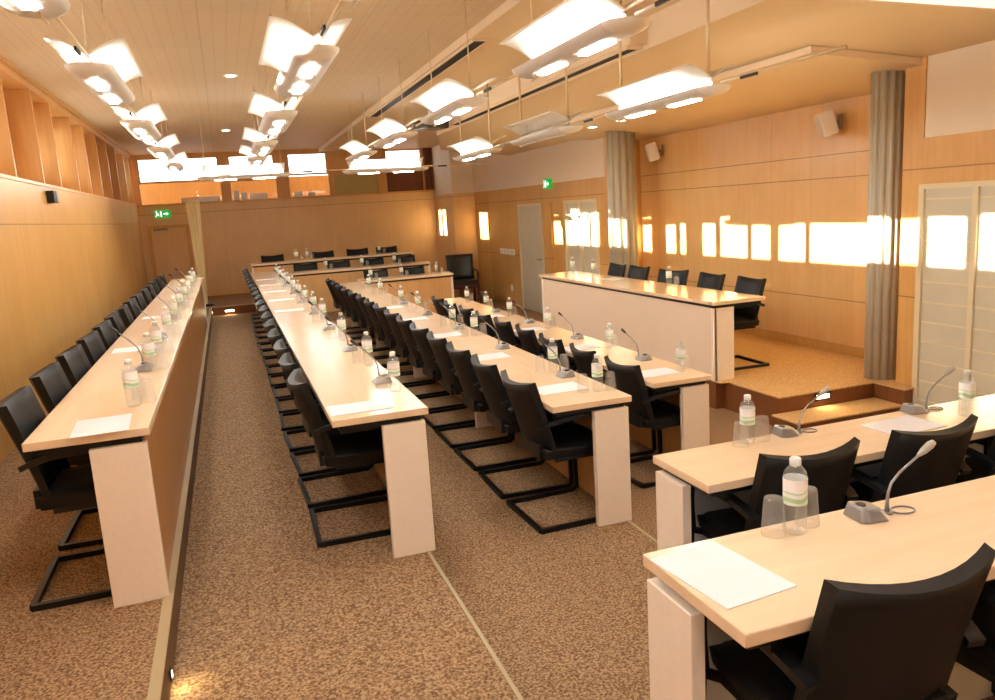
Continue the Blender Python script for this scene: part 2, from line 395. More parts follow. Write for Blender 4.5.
# front wall behind the lens
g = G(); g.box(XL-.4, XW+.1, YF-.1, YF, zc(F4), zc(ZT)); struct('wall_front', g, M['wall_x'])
# right side walls
lowR, topR = F4, .36
g = G(); g.box(XN, XN+.1, YF, 5.12, zc(F4), zc(.33)); g.box(XN, XN+.1, 4.92, 5.12, zc(.33), zc(1.1)); struct('wall_right_near', g, M['wall_yr'])
g = G(); g.box(XN+.005, XN+.1, YF, 4.915, zc(.33), zc(1.5)); struct('wall_right_near_upper', g, M['white_wall'])
g = G(); g.box(XW, XW+.1, 5.0, 10.45, zc(F4), zc(1.2)); struct('wall_right_stage', g, M['stage_wall'])
g = G(); g.box(XN+.1, XW, 5.02, 5.12, zc(F4), zc(1.2)); g.box(XN, XW+.1, 10.38, 10.48, zc(F4), zc(1.2)); struct('wall_right_returns', g, M['wood_plain'])
g = G(); g.box(XW-.02, XW, 5.12, 10.38, zc(FS), zc(FS)+.09); struct('baseboard_right', g, M['wood_plain'])
g = G(); g.box(XN, XN+.1, 10.48, 10.75, zc(F4), zc(.335)); g.box(XN, XN+.1, 10.75, 12.55, zc(.02), zc(.335)); g.box(XN, XN+.1, 12.55, 12.93, zc(F4), zc(.335))
g.box(XN, XN+.1, 12.93, 14.12, zc(.02), zc(.335)); g.box(XN, XN+.1, 14.12, 15.9, zc(F4), zc(.335)); g.prism([(XN,15.9),(XN+.1,15.9),(5.3,16.45),(5.2,16.4)], zc(F4), zc(.335))
struct('wall_right_far', g, M['wall_yr'])
g = G(); g.box(XN+.004, XN+.1, 10.48, 15.9, zc(.335), zc(1.52)); g.prism([(XN+.004,15.9),(XN+.1,15.9),(5.3,16.45),(5.204,16.4)], zc(.335), zc(1.52)); struct('wall_right_far_upper', g, M['white_wall'])
g = G(); g.box(4.7, 5.25, 16.4, 16.5, zc(F4), zc(.335)); g.box(4.7, 4.8, 16.5, YB+.1, zc(F4), zc(.335)); struct('wall_right_wing', g, M['wall_x'])
g = G(); g.box(4.702, 5.25, 16.404, 16.5, zc(.335), zc(1.52)); g.box(4.702, 4.8, 16.5, YB+.1, zc(.335), zc(1.52)); struct('wall_right_wing_upper', g, M['white_wall'])
# doors on the right
def lines(gg, x, y0, y1, z0, z1, step, th=.012, d=.008):
    z = z0+step
    while z < z1-.03:
        gg.box(x-d, x, y0, y1, z, z+th); z += step
g = G(); g.box(XN-.005, XN+.05, 12.95, 14.10, zc(F4), zc(.0)); d = struct('door_1', g, M['grey_door'])
g = G()
for a, b, c, e in ((12.93, 12.98, F4, .02), (14.07, 14.12, F4, .02), (12.98, 14.07, -.03, .02)): g.box(XN-.02, XN+.01, a, b, zc(c), zc(e))
link('door_frame', g, M['door_frame'], d)
g = G(); g.tube([(XN-.05, 13.05, zc(-.98)), (XN-.05, 13.18, zc(-.98))], .012); g.tube([(XN, 13.05, zc(-.98)), (XN-.05, 13.05, zc(-.98))], .01); link('door_handle', g, M['mic'], d)
g = G(); g.box(XN+.02, XN+.06, 10.8, 11.95, zc(F4), zc(.0)); d = struct('door_2', g, M['grey_door'])
g = G()
for a, b, c, e in ((10.75, 10.82, F4, .03), (11.33, 11.41, F4, -.22), (11.9, 11.98, F4, .03), (10.82, 11.9, -.02, .03), (10.82, 11.9, -.26, -.2), (11.33, 11.41, -.2, .0)): g.box(XN-.015, XN+.03, a, b, zc(c), zc(e))
link('door_frame', g, M['door_frame'], d)
g = G(); g.box(XN+.03, XN+.08, 11.98, 12.55, zc(F4), zc(.02)); g.box(XN-.01, XN+.03, 12.0, 12.06, zc(F4), zc(.02)); struct('door_3', g, M['wood_plain'])
g = G(); g.box(XN-.02, XN-.004, 3.4, 4.90, zc(F4), zc(-.04)); d = struct('door_4', g, M['grey_door'])
g = G()
for a, b in ((4.865, 4.915), (4.385, 4.43), (3.4, 3.45)): g.box(XN-.04, XN-.004, a, b, zc(F4), zc(-.07))
g.box(XN-.04, XN-.004, 3.4, 4.915, zc(-.07), zc(-.03)); lines(g, XN-.02, 3.44, 4.86, zc(F4), zc(-.06), .165, .014, .006); link('door_frame', g, M['door_frame'], d)
# fluted columns
def column(cx, cy, r, z0, z1, n):
    gg = G(); pts = []
    N = n*8
    for i in range(N):
        a = 2*PI*i/N; rr = r*(1-.2*abs(math.cos(a*n/2))**5); pts.append((cx+rr*math.cos(a), cy+rr*math.sin(a)))
    gg.prism(pts, z0, z1)
    for i in range(len(gg.sm)-N, len(gg.sm)): gg.sm[i] = True
    return gg
struct('trim_%d' % tn, column(5.36, 5.32, .132, zc(FS), zc(.96), 11), M['grey_col']); tn += 1
struct('trim_%d' % tn, column(5.30, 9.90, .205, zc(FS), zc(.98), 12), M['grey_col']); tn += 1
# ceilings
XS1, XS2 = 2.18, 3.42
g = G(); g.box(XG-.1, XS1, YF, YB+.1, zc(ZT), zc(ZT)+.1); struct('ceiling', g, M['ceil'])
g = G(); g.box(XS1, 6.0, YF, YB+.1, zc(ZT)-.07, zc(ZT)+.1); g.v = [(x, y, (z if y < 12 or z > zc(ZT) else z)) for x, y, z in g.v]
struct('ceiling_band', g, M['ceil2'])
def mid(x): return 1.18-.12*(x-XS2)
def sloped(pts, off, top):
    gg = G(); n = len(pts)
    v = [(x, y, zc(mid(x)+off)) for x, y in pts]+[(x, y, zc(mid(x)+off+top)) for x, y in pts]
    f = [tuple(range(n))[::-1], tuple(range(n, 2*n))]+[(i, (i+1) % n, n+(i+1) % n, n+i) for i in range(n)]
    gg.add(v, f)
    for q in range(2, len(gg.mi)): gg.mi[q] = 1
    return gg
struct('ceiling_lower', sloped([(XS2,4.28),(5.5,3.63),(6.0,3.5),(6.0,14.5),(4.0,14.5),(XS2,12.5)], 0, .3), [M['ceil2'], M['fascia']])
struct('ceiling_stage', sloped([(4.38,5.10),(5.4,4.95),(6.0,4.95),(6.0,10.9),(4.38,10.9)], -.06, .055), [M['ceil2'], M['fascia']])
g = G(); g.box(XS2-.02, XS2, 4.23, 12.5, zc(1.18), zc(1.42)); struct('trim_%d' % tn, g, M['fascia']); tn += 1
g = G(); g.prism([(XS2-.02,4.25),(5.5,3.60),(5.5,3.63),(XS2,4.28)], zc(.9), zc(1.42)); 
g.v = [(x, y, (zc(mid(x)) if z < zc(1.2) else z)) for x, y, z in g.v]; struct('trim_%d' % tn, g, M['fascia']); tn += 1
g = G(); g.box(XS1-.012, XS1+.0, YF, YB, zc(ZT)-.07, zc(ZT)); struct('trim_%d' % tn, g, M['fascia']); tn += 1
g = G(); g.box(XL, XL+.05, YF, YB, zc(ZT)-.03, zc(ZT)); struct('trim_%d' % tn, g, M['wood_plain']); tn += 1

# exit door and sign on the back wall
g = G(); g.box(-1.45, -.72, YB-.03, YB, zc(F1), zc(0.0)); d = struct('door_5', g, M['wall_x'])
g = G()
for a, b, c, e in ((-1.50, -1.42, F1, .04), (-.75, -.67, F1, .04), (-1.42, -.75, -.02, .04)): g.box(a, b, YB-.05, YB-.005, zc(c), zc(e))
link('door_frame', g, M['wood_plain'], d)
g = G(); g.box(-1.38, -1.1, YB-.12, YB-.05, zc(-.06), zc(-.02)); link('door_closer', g, M['grey_dev'], d)

# ------------------------------------------------------------------ ceiling things
def vent(name, label, x, y0, y1, z, w, dz, face):
    gg = G()
    if face == 'down': gg.box(x-w/2, x+w/2, y0, y1, z-.012, z+.01)
    t = thing(name, label, 'vent', (0, 0, 0), 0, 'slot vents in the ceiling')
    link('slot', gg, M['slot'], t)
    h = G(); h.box(x-w/2-.02, x-w/2, y0-.02, y1+.02, z-.016, z+.01); h.box(x+w/2, x+w/2+.02, y0-.02, y1+.02, z-.016, z+.01)
    h.box(x-w/2, x+w/2, y0-.02, y0, z-.016, z+.01); h.box(x-w/2, x+w/2, y1, y1+.02, z-.016, z+.01)
    link('rim', h, M['fascia'], t); return t
vent('slot_vent', 'long black slot vent in the ceiling between the second and third lamp rows', XS1+.09, 6.7, 11.8, zc(ZT)-.07, .11, 0, 'down')
vent('slot_vent', 'long black slot vent below the pale ceiling step, nearer the stage', XS2-.09, 5.95, 11.2, zc(1.21), .10, 0, 'down')
# the second vent hangs in a slim pale box under the step
g = G(); g.box(XS2-.17, XS2-.02, 5.85, 11.3, zc(1.22), zc(1.42)); struct('trim_%d' % tn, g, M['fascia']); tn += 1

def pendant_parts(t, lit=True, rods=.7, rodx=0, rr=.0045):
    Ln = 1.25; h = Ln/2
    # trough: convex underside, rounded pale end caps
    n = 10; hb = .56; hw = .118; prof = [(-hw*math.cos(PI*i/n), -.052*math.sin(PI*i/n)) for i in range(n+1)]
    gg = G(); m = n+1
    v = [(x, -hb, z) for x, z in prof]+[(x, hb, z) for x, z in prof]
    f = [(i, i+1, m+i+1, m+i) for i in range(n)]; gg.add(v, f, True)
    gg.add([(x, -hb, z) for x, z in prof], [tuple(range(m))[::-1]]); gg.add([(x, hb, z) for x, z in prof], [tuple(range(m))])
    gg.add([(-hw,-hb,0),(hw,-hb,0),(hw,hb,0),(-hw,hb,0)], [(0,1,2,3)])
    link('trough', gg, M['trough'], t)
    for sg in (-1, 1):
        c = G(); prof2 = [(.118*math.cos(a*PI/12), -.052*math.sin(a*PI/12)) for a in range(7)]
        vv = []; ff = []; K = 12
        for r_, z_ in prof2:
            for q in range(K+1):
                al = PI*q/K; vv.append((r_*math.cos(al), sg*(hb+r_*.95*math.sin(al)), z_))
        for a_ in range(6):
            for q in range(K):
                p0 = a_*(K+1)+q; ff.append((p0, p0+1, p0+K+2, p0+K+1) if sg < 0 else (p0+1, p0, p0+K+1, p0+K+2))
        c.add(vv, ff, True); c.add([vv[q] for q in range(K+1)], [tuple(range(K+1)) if sg > 0 else tuple(range(K+1))[::-1]])
        link('end_cap', c, M['white'], t)
    # gull wing reflector above, pale and lit from the trough
    def F(u, v):
        x = (u-.5)*2*.19; z = .05+.085*math.sin(PI/2*min(1, abs(x)/.19)); y = -h+.06+(Ln-.12)*v
        return (x, y, z+.008), (x, y, z)
    link('reflector', G().sheet(F, 16, 2, .008), M['refl'], t)
    for a, b in ((-.42, -.12), (.12, .42)):
        l = G(); l.box(-.024, .024, a, b, -.058, -.042); link('lens', l, M['lens'] if lit else M['lens_off'], t)
    tb = G(); tb.tube([(0, -h+.08, .03), (0, h-.08, .03)], .013); link('lamp_tube', tb, M['tube'] if lit else M['lens_off'], t)
    for y in (-h+.1, h-.1):
        r = G(); r.tube([(rodx, y, .06), (rodx, y, rods)], rr); link('suspension_rod', r, M['rail'], t)
    c = G(); c.box(-.006, .006, -h-.34, -h-.2, .0, .018); link('connector', c, M['black'], t)
    s = G(); s.tube([(0.02, -h-.95, .02), (0.02, -h, .02)], .009); s.tube([(0.02, -h, .02), (0.02, h, -.056)], .006); link('power_rail', s, M['rail'], t)
ROWN = {'P1': 'left wall lamp row', 'P2': 'second lamp row from the left', 'P3': 'third lamp row from the left', 'P4': 'lamp row nearest the stage'}
rows = {'P1': (-.57, .86, [-2.3, 0.05, 2.33, 4.70, 7.06, 9.43, 11.7]), 'P2': (.50, .78, [-.55, 1.65, 3.85, 6.05, 8.25, 10.1]),
        'P3': (1.79, .77, [-1.1, 1.1, 3.2, 5.47, 7.67, 9.8]), 'P4': (3.07, .67, [4.55, 6.75, 8.95])}
LIGHTS = []
for key, (x, z, ys) in rows.items():
    proto = None; off = None; k = 0
    vis = [y for y in ys if y+1.25 > 3.0]
    for y in ys:
        unlit = (key == 'P4' and abs(y-6.75) < .1)
        idx = vis.index(y) if y in vis else None
        if idx is not None:
            lab = ('unlit grey pendant lamp, %s in the %s' if unlit else 'lit winged pendant lamp, %s in the %s') % (ORD[idx]+(' one' if idx == 0 else ' from the front'), ROWN[key])
        else:
            lab = 'lit pendant lamp outside the photo, %s, %s' % (ROWN[key], 'behind the viewer' if y < -1 else ('overhead' if y < .7 else 'just ahead'))
        loc = (x, y+.625, zc(z))
        if unlit or proto is None:
            t = thing('pendant_lamp', lab, 'lamp', loc, 0, 'pendant lamps'); pendant_parts(t, not unlit, (ZT-.02 if key in ('P1', 'P2', 'P3') else 1.41)-z, 0, .011 if key == 'P4' else .0045)
            if not unlit: proto = t
        else: t = dup(proto, lab, loc)
        if key == 'P4': t.scale = (1, 1.12, 1); t.location.y -= .07
        if not unlit: LIGHTS.append((loc, 0))
# the cross row at the far end
proto = None
for x, w in ((.38, 'left'), (2.45, 'right')):
    lab = 'bright winged pendant lamp turned crosswise before the far windows, %s one' % w
    loc = (x, 12.1, zc(.67))
    if not proto:
        proto = thing('pendant_lamp', lab, 'lamp', loc, PI/2, 'pendant lamps'); pendant_parts(proto, True, ZT-.02-.67)
    else: dup(proto, lab, loc, PI/2)
    LIGHTS.append((loc, PI/2))
WARM = (1, .975, .925)
UP_W = 6
for i, (loc, rz) in enumerate(LIGHTS):
    for nm, dz, pw, sx, rx in (('uplight', .045, UP_W, .10, PI),):
        l = bpy.data.lights.new(nm, 'AREA'); l.shape = 'RECTANGLE'; l.size = sx; l.size_y = 1.05; l.energy = pw*(2 if rz else (1.5 if loc[0] > 2.9 else 1)); l.color = WARM
        o = bpy.data.objects.new(nm, l); COL.objects.link(o); o.location = (loc[0], loc[1], loc[2]+dz); o.rotation_euler = (rx, 0, rz)
# recessed downlights
for i, (x, y, z, lab) in enumerate(((.25, 8.76, ZT, 'small round recessed downlight in the left ceiling, nearer one'), (.22, 13.78, ZT, 'small round recessed downlight in the left ceiling, farther one'),
                                    (4.75, 9.62, mid(4.75)-.06, 'small recessed downlight over the stage, left one of two'), (4.78, 8.9, mid(4.78)-.06, 'small recessed downlight over the stage, right one of two'))):
    t = thing('recessed_downlight', lab, 'light', (x, y, zc(z)), 0, 'recessed downlights')
    g = G(); g.lathe([(.05, -.012), (.05, .0)], 16); link('glow', g, M['down'], t)
    g = G(); g.lathe([(.075, -.008), (.075, .006), (.052, .006), (.052, -.008)], 16, cap0=False, cap1=False); link('rim', g, M['white'], t)
q = [(3.5, 4.21), (5.3, 3.655), (5.3, 3.615), (3.5, 4.17)]
g = G(); g.add([(x, y, zc(mid(x))+.0) for x, y in q]+[(x, y, zc(mid(x))+.05) for x, y in q], [(0,1,2,3),(7,6,5,4),(0,4,5,1),(1,5,6,2),(2,6,7,3),(3,7,4,0)])
o = link('cove_light', g, M['cove']); tag(o, 'glowing cream light strip along the near edge of the lowered ceiling, top right', 'light')
# projector
t = thing('ceiling_projector', 'grey brown projector hanging under the ceiling behind the third lamp row', 'projector', (2.93, 11.05, zc(1.20)), math.radians(18))
g = G(); g.box(-.20, .20, -.17, .17, -.07, .07); link('body', g, M['proj'], t, bevel=.02)
g = G(); g.tube([(-.12, -.17, 0), (-.12, -.21, 0)], .05, 14); link('lens', g, M['lens_black'], t)
g = G(); g.tube([(0, 0, .07), (0, 0, .22)], .025); link('mount_pole', g, M['white'], t)
# loudspeakers on the stage wall
for x, y, z, lab in ((XW-.16, 6.42, .6, 'small pale loudspeaker high on the stage wall near the fluted column'), (XW-.16, 9.75, .61, 'small pale loudspeaker high on the stage wall at its far end')):
    t = thing('wall_loudspeaker', lab, 'loudspeaker', (x, y, zc(z)), math.radians(-28), 'loudspeakers on the stage wall')
    g = G(); g.box(-.075, .075, -.1, .1, -.12, .12); b = link('cabinet', g, M['white'], t, bevel=.025); b.rotation_euler = (0, math.radians(-16), 0)
    g = G(); g.box(-.082, -.07, -.075, .075, -.095, .095); b = link('grille', g, M['trough'], t, bevel=.004); b.rotation_euler = (0, math.radians(-16), 0)
    g = G(); g.tube([(.05, 0, .0), (.15, .05, .02)], .014); g.box(.12, .15, .0, .1, -.05, .09); link('bracket', g, M['grey_dev'], t)
# exit signs
def exit_sign(lab, loc, rz, w=.31, h=.15):
    t = thing('exit_sign', lab, 'sign', loc, rz, 'green exit signs')
    g = G(); g.box(-w/2, w/2, -.02, .03, -h/2, h/2); link('panel', g, M['exit_green'], t, bevel=.004)
    g = G(); y0, y1 = -.026, -.019
    def poly(pts):
        n = len(pts); g.add([(x*w/.31, y0, z*h/.15) for x, z in pts]+[(x*w/.31, y1, z*h/.15) for x, z in pts], [tuple(range(n)), tuple(range(2*n-1, n-1, -1))]+[(i, n+i, n+(i+1) % n, (i+1) % n) for i in range(n)])
    poly([(.02,-.012),(.02,.012),(.075,.012),(.075,.035),(.125,0),(.075,-.035),(.075,-.012)][::-1])   # arrow
    poly([(-.11+.016*math.cos(a*PI/4), .045+.016*math.sin(a*PI/4)) for a in range(8)])
    poly([(-.12,.025),(-.095,.028),(-.085,-.01),(-.055,-.035),(-.065,-.045),(-.1,-.02),(-.13,-.06),(-.145,-.055),(-.115,-.01)])
    poly([(-.1,.025),(-.06,.005),(-.065,-.005),(-.1,.01)]); poly([(-.04,-.055),(-.04,.055),(-.01,.055),(-.01,-.055)])
    link('pictogram', g, M['exit_white'], t); return t
exit_sign('green exit sign above the door in the far left corner', (-1.165, YB-.035, zc(.275)), 0)
exit_sign('green exit sign on the right wall above the doors beside the stage', (XN-.035, 12.55, zc(.33)), -PI/2, .26, .16)
# wall sensor on the left wall
t = thing('wall_sensor', 'small black and grey box fixed high on the left wall', 'sensor', (XL, 9.05, zc(.37)), 0)
g = G(); g.box(0, .07, -.09, .0, -.06, .06); link('dark_half', g, M['black'], t, bevel=.006)
g = G(); g.box(0, .08, .0, .1, -.06, .06); link('grey_half', g, M['grey_dev'], t, bevel=.006)
# white switch plate and socket on the right wall
t = thing('switch_panel', 'white row of light switches on the far right wall', 'switch', (XN-.008, 14.85, zc(-.90)), 0)
g = G(); g.box(-.008, .008, -.42, .42, -.055, .055); link('plate', g, M['white'], t, bevel=.003)
for i in range(4):
    g = G(); g.box(-.014, -.008, -.36+.2*i, -.24+.2*i, -.035, .035); link('rocker', g, M['trough'], t)
g = G(); g.box(-.006, .006, -.06, .06, -.06, .06); o = link('wall_socket', g, M['white'], None, (XN-.007, 14.7, zc(-1.62)), bevel=.003)
tag(o, 'white wall socket low on the far right wall', 'socket')
# step lights
def step_light(lab, loc, rz, w=.09, power=1.2):
    t = thing('step_light', lab, 'light', loc, rz, 'step lights')
    g = G(); g.box(-w/2-.015, w/2+.015, -.012, .0, -.036, .036); link('bezel', g, M['black'], t, bevel=.004)
    g = G(); g.box(-w/2, w/2, -.016, -.011, -.018, .018); link('glow', g, M['step'], t)
    l = bpy.data.lights.new('step_glow', 'AREA'); l.size = w; l.energy = power; l.color = (1, .78, .42)
    o = bpy.data.objects.new('step_glow', l); COL.objects.link(o); o.parent = t; o.location = (0, -.03, .0); o.rotation_euler = (PI/2-.6, 0, 0); o.rotation_euler = (math.radians(50), 0, PI)
    o.rotation_euler = (math.radians(-50), 0, 0); return t
step_light('small lit step light in the stage riser above the step', (4.62, 5.2, zc(-1.745)), 0, .13, .7)
step_light('small lit step light in the far riser beside the left table', (-.43, 15.30, zc(-1.60)), 0, .12)
step_light('small lit step light in the far riser, nearer the second long table', (-.07, 15.30, zc(-1.60)), 0, .16)
step_light('small lit step light in the left riser at the bottom edge of the photo', (-.373, 2.86, zc(-1.60)), PI/2, .03, .35).scale = (.6, .6, .6)
# tapered post in the far left corner
t = thing('tapered_floor_lamp', 'tapered pale wooden standing lamp with box head at the far end of the left table', 'lamp', (-.49, 15.85, zc(F1)), 0)
H = .42-F1
g = G()
for (x0, x1, w0, w1) in ((-1, -.28, 0, 0), (-.24, .24, 0, 0), (.28, 1, 0, 0)):
    b0, b1 = .045, .125
    g.add([(x0*b0,-.04,.03),(x1*b0,-.04,.03),(x1*b0,.04,.03),(x0*b0,.04,.03),(x0*b1,-.05,H),(x1*b1,-.05,H),(x1*b1,.05,H),(x0*b1,.05,H)], [(0,3,2,1),(4,5,6,7),(0,1,5,4),(1,2,6,5),(2,3,7,6),(3,0,4,7)])
link('shaft', g, M['lamp_shaft'], t)
g = G(); g.box(-.19, .14, -.09, .09, H, H+.09); link('lamp_head', g, M['fascia'], t, bevel=.01)
g = G(); g.lathe([(.16, 0), (.16, .02), (.06, .035)], 20); link('base', g, M['black'], t)
# white parcels and cards on the ledge of the far windows
for i, (x0, x1, h, lab) in enumerate(((-.46, .0, .1, 'low white box on the far window ledge above the exit door'), (.28, .40, .2, 'white upright card leaning on the far ledge, leftmost under the second window'),
                                     (.44, .56, .15, 'white folded card on the far ledge, middle one under the second window'), (.62, .98, .12, 'wide pale box on the far ledge under the second window'),
                                     (1.55, 1.72, .11, 'small white card on the far ledge under the third window, left one'), (1.85, 2.0, .08, 'small white card on the far ledge under the third window, right one'))):
    g = G(); g.box(x0, x1, -.025, .0, 0, h); o = link('ledge_card' if i not in (0, 3) else 'ledge_box', g, M['white'], None, (0, YB-.003, zc(.48)), bevel=.004)
    tag(o, lab, 'box' if i in (0, 3) else 'card', 'white things on the far window ledge')

# ------------------------------------------------------------------ tables
TH = .74
def table(name, label, x0, x1, y0, y1, zf, front, ends, mat='beech', pan='beech_panel', d=.21, cat='table', inner=True):
    """front: side that carries the modesty panel ('+x','-x','+y','-y'); ends: offsets of the pedestal panels along the table"""
    zf = zc(zf); t = thing(name, label, cat, ((x0+x1)/2, (y0+y1)/2, zf), 0, 'conference tables')
    cx, cy = (x0+x1)/2, (y0+y1)/2; hx, hy = (x1-x0)/2, (y1-y0)/2
    g = G(); g.box(-hx, hx, -hy, hy, TH-.035, TH); link('tabletop', g, M[mat], t, bevel=.004)
    g = G(); i = .035
    g.box(-hx+i, hx-i, -hy+i, hy-i, TH-.065, TH-.035); link('beam', g, M['black'], t)
    T = .022; ax = front[1]; s = 1 if front[0] == '+' else -1
    g = G()
    if ax == 'x':
        a = s*(hx-.03); g.box(min(a, a-s*T), max(a, a-s*T), -hy+.03, hy-.03, 0.0, TH-.065)
    else:
        a = s*(hy-.03); g.box(-hx+.03, hx-.03, min(a, a-s*T), max(a, a-s*T), 0.0, TH-.065)
    link('modesty_panel', g, M[pan], t, bevel=.002)
    for k, e in enumerate(ends):
        g = G(); ins = .018 if k in (0, len(ends)-1) else .056
        if ax == 'x':
            b0, b1 = sorted((s*(hx-ins), s*(hx-.018-d))); y = e-cy; g.box(b0, b1, y-.02, y+.02, 0, TH-.065)
        else:
            b0, b1 = sorted((s*(hy-ins), s*(hy-.018-d))); x = e-cx; g.box(x-.02, x+.02, b0, b1, 0, TH-.065)
        link('end_panel', g, M['cream'], t, bevel=.003)
    # steel brackets under the sitter's side
    n = max(2, int(max(hx, hy)*2/1.4))
    for k in range(n+1):
        g = G(); q = -1+2*k/n
        if ax == 'x':
            y = q*(hy-.12); g.box(min(-s*(hx-.05), s*(hx-.06)), max(-s*(hx-.05), s*(hx-.06)), y-.015, y+.015, TH-.10, TH-.065)
        else:
            x = q*(hx-.12); g.box(x-.015, x+.015, min(-s*(hy-.05), s*(hy-.06)), max(-s*(hy-.05), s*(hy-.06)), TH-.10, TH-.065)
        link('bracket', g, M['black'], t)
    return t
D = .46
def span(a, b, step=2.45):
    n = max(1, round((b-a)/step)); return [a+(b-a)*i/n for i in range(n+1)]
table('conference_table', 'long beech table along the left wall with cream end panel', -.825, -.375, 3.32, 12.7, F1, '+x', span(3.35, 12.67), 'beech', 'shaded_panel')
table('conference_table', 'second long beech table from the left, running to the far rows', .37, .832, 3.575, 15.2, F2, '+x', span(3.605, 15.17))
table('conference_table', 'third long beech table from the left, in the middle of the room', 1.56, 2.04, 3.77, 12.96, F3, '+x', span(3.80, 12.93))
table('conference_table', 'fourth long beech table, the one facing the stage desk', 2.60, 3.06, 4.5, 10.6, F4, '+x', span(4.53, 10.57))
table('conference_table', 'short far table at the back, topmost of the three cross rows', .40, 3.5, 15.28, 15.74, F1, '-y', [.43, 2.0, 3.47], 'beech_x')
table('conference_table', 'short far table, middle of the three cross rows', .90, 3.55, 14.12, 14.58, F2, '-y', [.93, 2.2, 3.52], 'beech_x')
table('conference_table', 'short far table, lowest of the three cross rows at the third long table', 2.06, 3.66, 13.02, 13.48, F3, '-y', [2.09, 3.63], 'beech_x')
table('conference_table', 'beech table in the front right corner with a white paper sheet', .95, 4.2, 1.286, 1.726, F2, '+y', [.971, 2.6, 4.17], 'beech_x', 'blue_lit_panel')
table('conference_table', 'beech table behind the front right one, before the stage step', 1.61, 4.6, 2.40, 2.81, F3, '+y', [1.631, 3.1, 4.57], 'beech_x', 'blue_lit_panel')
# stage desk
t = table('stage_desk', 'long cream desk on the stage with five chairs behind it', 4.07, 4.63, 5.95, 10.1, FS, '-x', [6.0, 8.0, 10.05], 'beech', 'pod_cream', .22, 'desk')

# ------------------------------------------------------------------ chairs
def chair_parts(t):
    def rr(u, v, hw, hd, r):            # rounded square map
        x = (u-.5)*2; y = (v-.5)*2
        k = (1-.5*(x*x)*.18), (1-.5*(y*y)*.18)
        return x*hw*k[1], y*hd*k[0]
    def seat(u, v):
        x, y = rr(u, v, .235, .225, 0); d = 1-max(abs(u-.5), abs(v-.5))*2
        z = .455+.018*min(1, d*4)-.012*(1-abs(u-.5)*2)
        return (x, y-.01, z), (x*.96, y*.96-.01, .405)
    link('seat', G().sheet(seat, 8, 8, .05), M['fabric'], t, bevel=0)
    def back(u, v):
        x = (u-.5)*2; hw = .222-.006*v
        y = -.205-.085*v-.02*v*v+.05*x*x
        z = .455+.385*v+.022*x*x*v*v*v
        th = .026+.012*v
        return (x*hw, y, z), (x*hw*.97, y-th, z-.006*v)
    g = G()
    # front and rear surfaces run so that normals face out
    def back2(u, v): a, b = back(u, v); return b, a
    link('backrest', g.sheet(back2, 10, 8, .03), M['fabric'], t)
    for s in (-1, 1):
        x = .252*s
        g = G(); pts = [(x, -.29, .014), (x, .165, .014), (x, .19, .03), (x, .185, .25), (x, .17, .42)]
        g.tube(pts, 0, 4, flat=(.024, .026)); g.tube([(x, .17, .40), (x*.85, .12, .40), (x*.85, -.16, .40)], 0, 4, flat=(.022, .022)); link('leg', g, M['black'], t)
        g = G(); a = [(x, .172, .41), (x, .182, .50), (x, .182, .56), (x, .168, .605), (x*.99, .14, .632), (x*.98, .09, .643), (x*.97, -.02, .643), (x*.96, -.13, .635), (x*.94, -.2, .62), (x*.9, -.245, .60)]
        g.tube(a, 0, 4, flat=(.042, .022)); link('armrest', g, M['armpad'], t)
    g = G(); g.tube([(-.252, -.285, .014), (.252, -.285, .014)], 0, 4, flat=(.026, .026)); link('floor_bar', g, M['black'], t)
    g = G(); g.box(-.16, .16, -.235, -.19, .40, .48); link('back_bracket', g, M['black'], t)
CH = None
def chair(label, x, y, zf, rz, group, jit=.008):
    global CH
    loc = (x+random.uniform(-jit, jit), y+random.uniform(-jit, jit), zc(zf)); rz = rz+math.radians(random.uniform(-2.5, 2.5))
    if CH is None:
        CH = thing('conference_chair', label, 'chair', loc, rz, group); chair_parts(CH); return CH
    return dup(CH, label, loc, rz, group)
DESC = 'black cantilever armchair, %s along the %s'
def nth(i, n): return (ORD[i]+' from the front') if i else 'nearest one'
for (nm, x, y0, p, n, zf) in (('left wall table', -.635, 3.72, .635, 14, F1), ('second long table', .565, 4.14, .605, 18, F2), ('third long table', 1.765, 4.1, .6, 15, F3), ('fourth long table', 2.80, 4.80, .63, 9, F4)):
    for i in range(n): chair(DESC % (nth(i, n), nm), x, y0+p*i, zf, -PI/2, 'chairs at the '+nm)
LR = ['leftmost', 'second from left', 'third from left', 'fourth from left', 'fifth from left', 'sixth from left']
for (nm, xs, y, zf) in (('topmost far cross row', [.85, 1.82, 2.5, 3.1], 15.76, F1), ('middle far cross row', [1.35, 1.95, 2.6, 3.2], 14.60, F2), ('lowest far cross row', [2.45, 3.1], 13.50, F3)):
    for i, x in enumerate(xs): chair('black armchair facing the room, %s behind the %s' % (LR[i], nm), x, y, zf, PI, 'chairs at the far cross rows')
for (nm, xs, y, zf) in (('front right corner table', [1.325, 1.95], 1.475, F2), ('table behind the front right one', [2.0, 2.6, 3.22], 2.575, F3)):
    for i, x in enumerate(xs): chair('black armchair seen from behind, %s at the %s' % (LR[i], nm), x, y, zf, 0, 'chairs at the front right tables', .004)
for i, y in enumerate((9.33, 8.72, 7.86, 7.18, 6.52)):
    chair('black armchair behind the stage desk, %s' % LR[i], 4.62, y, FS, PI/2+(.25 if i == 2 else 0), 'chairs on the stage')
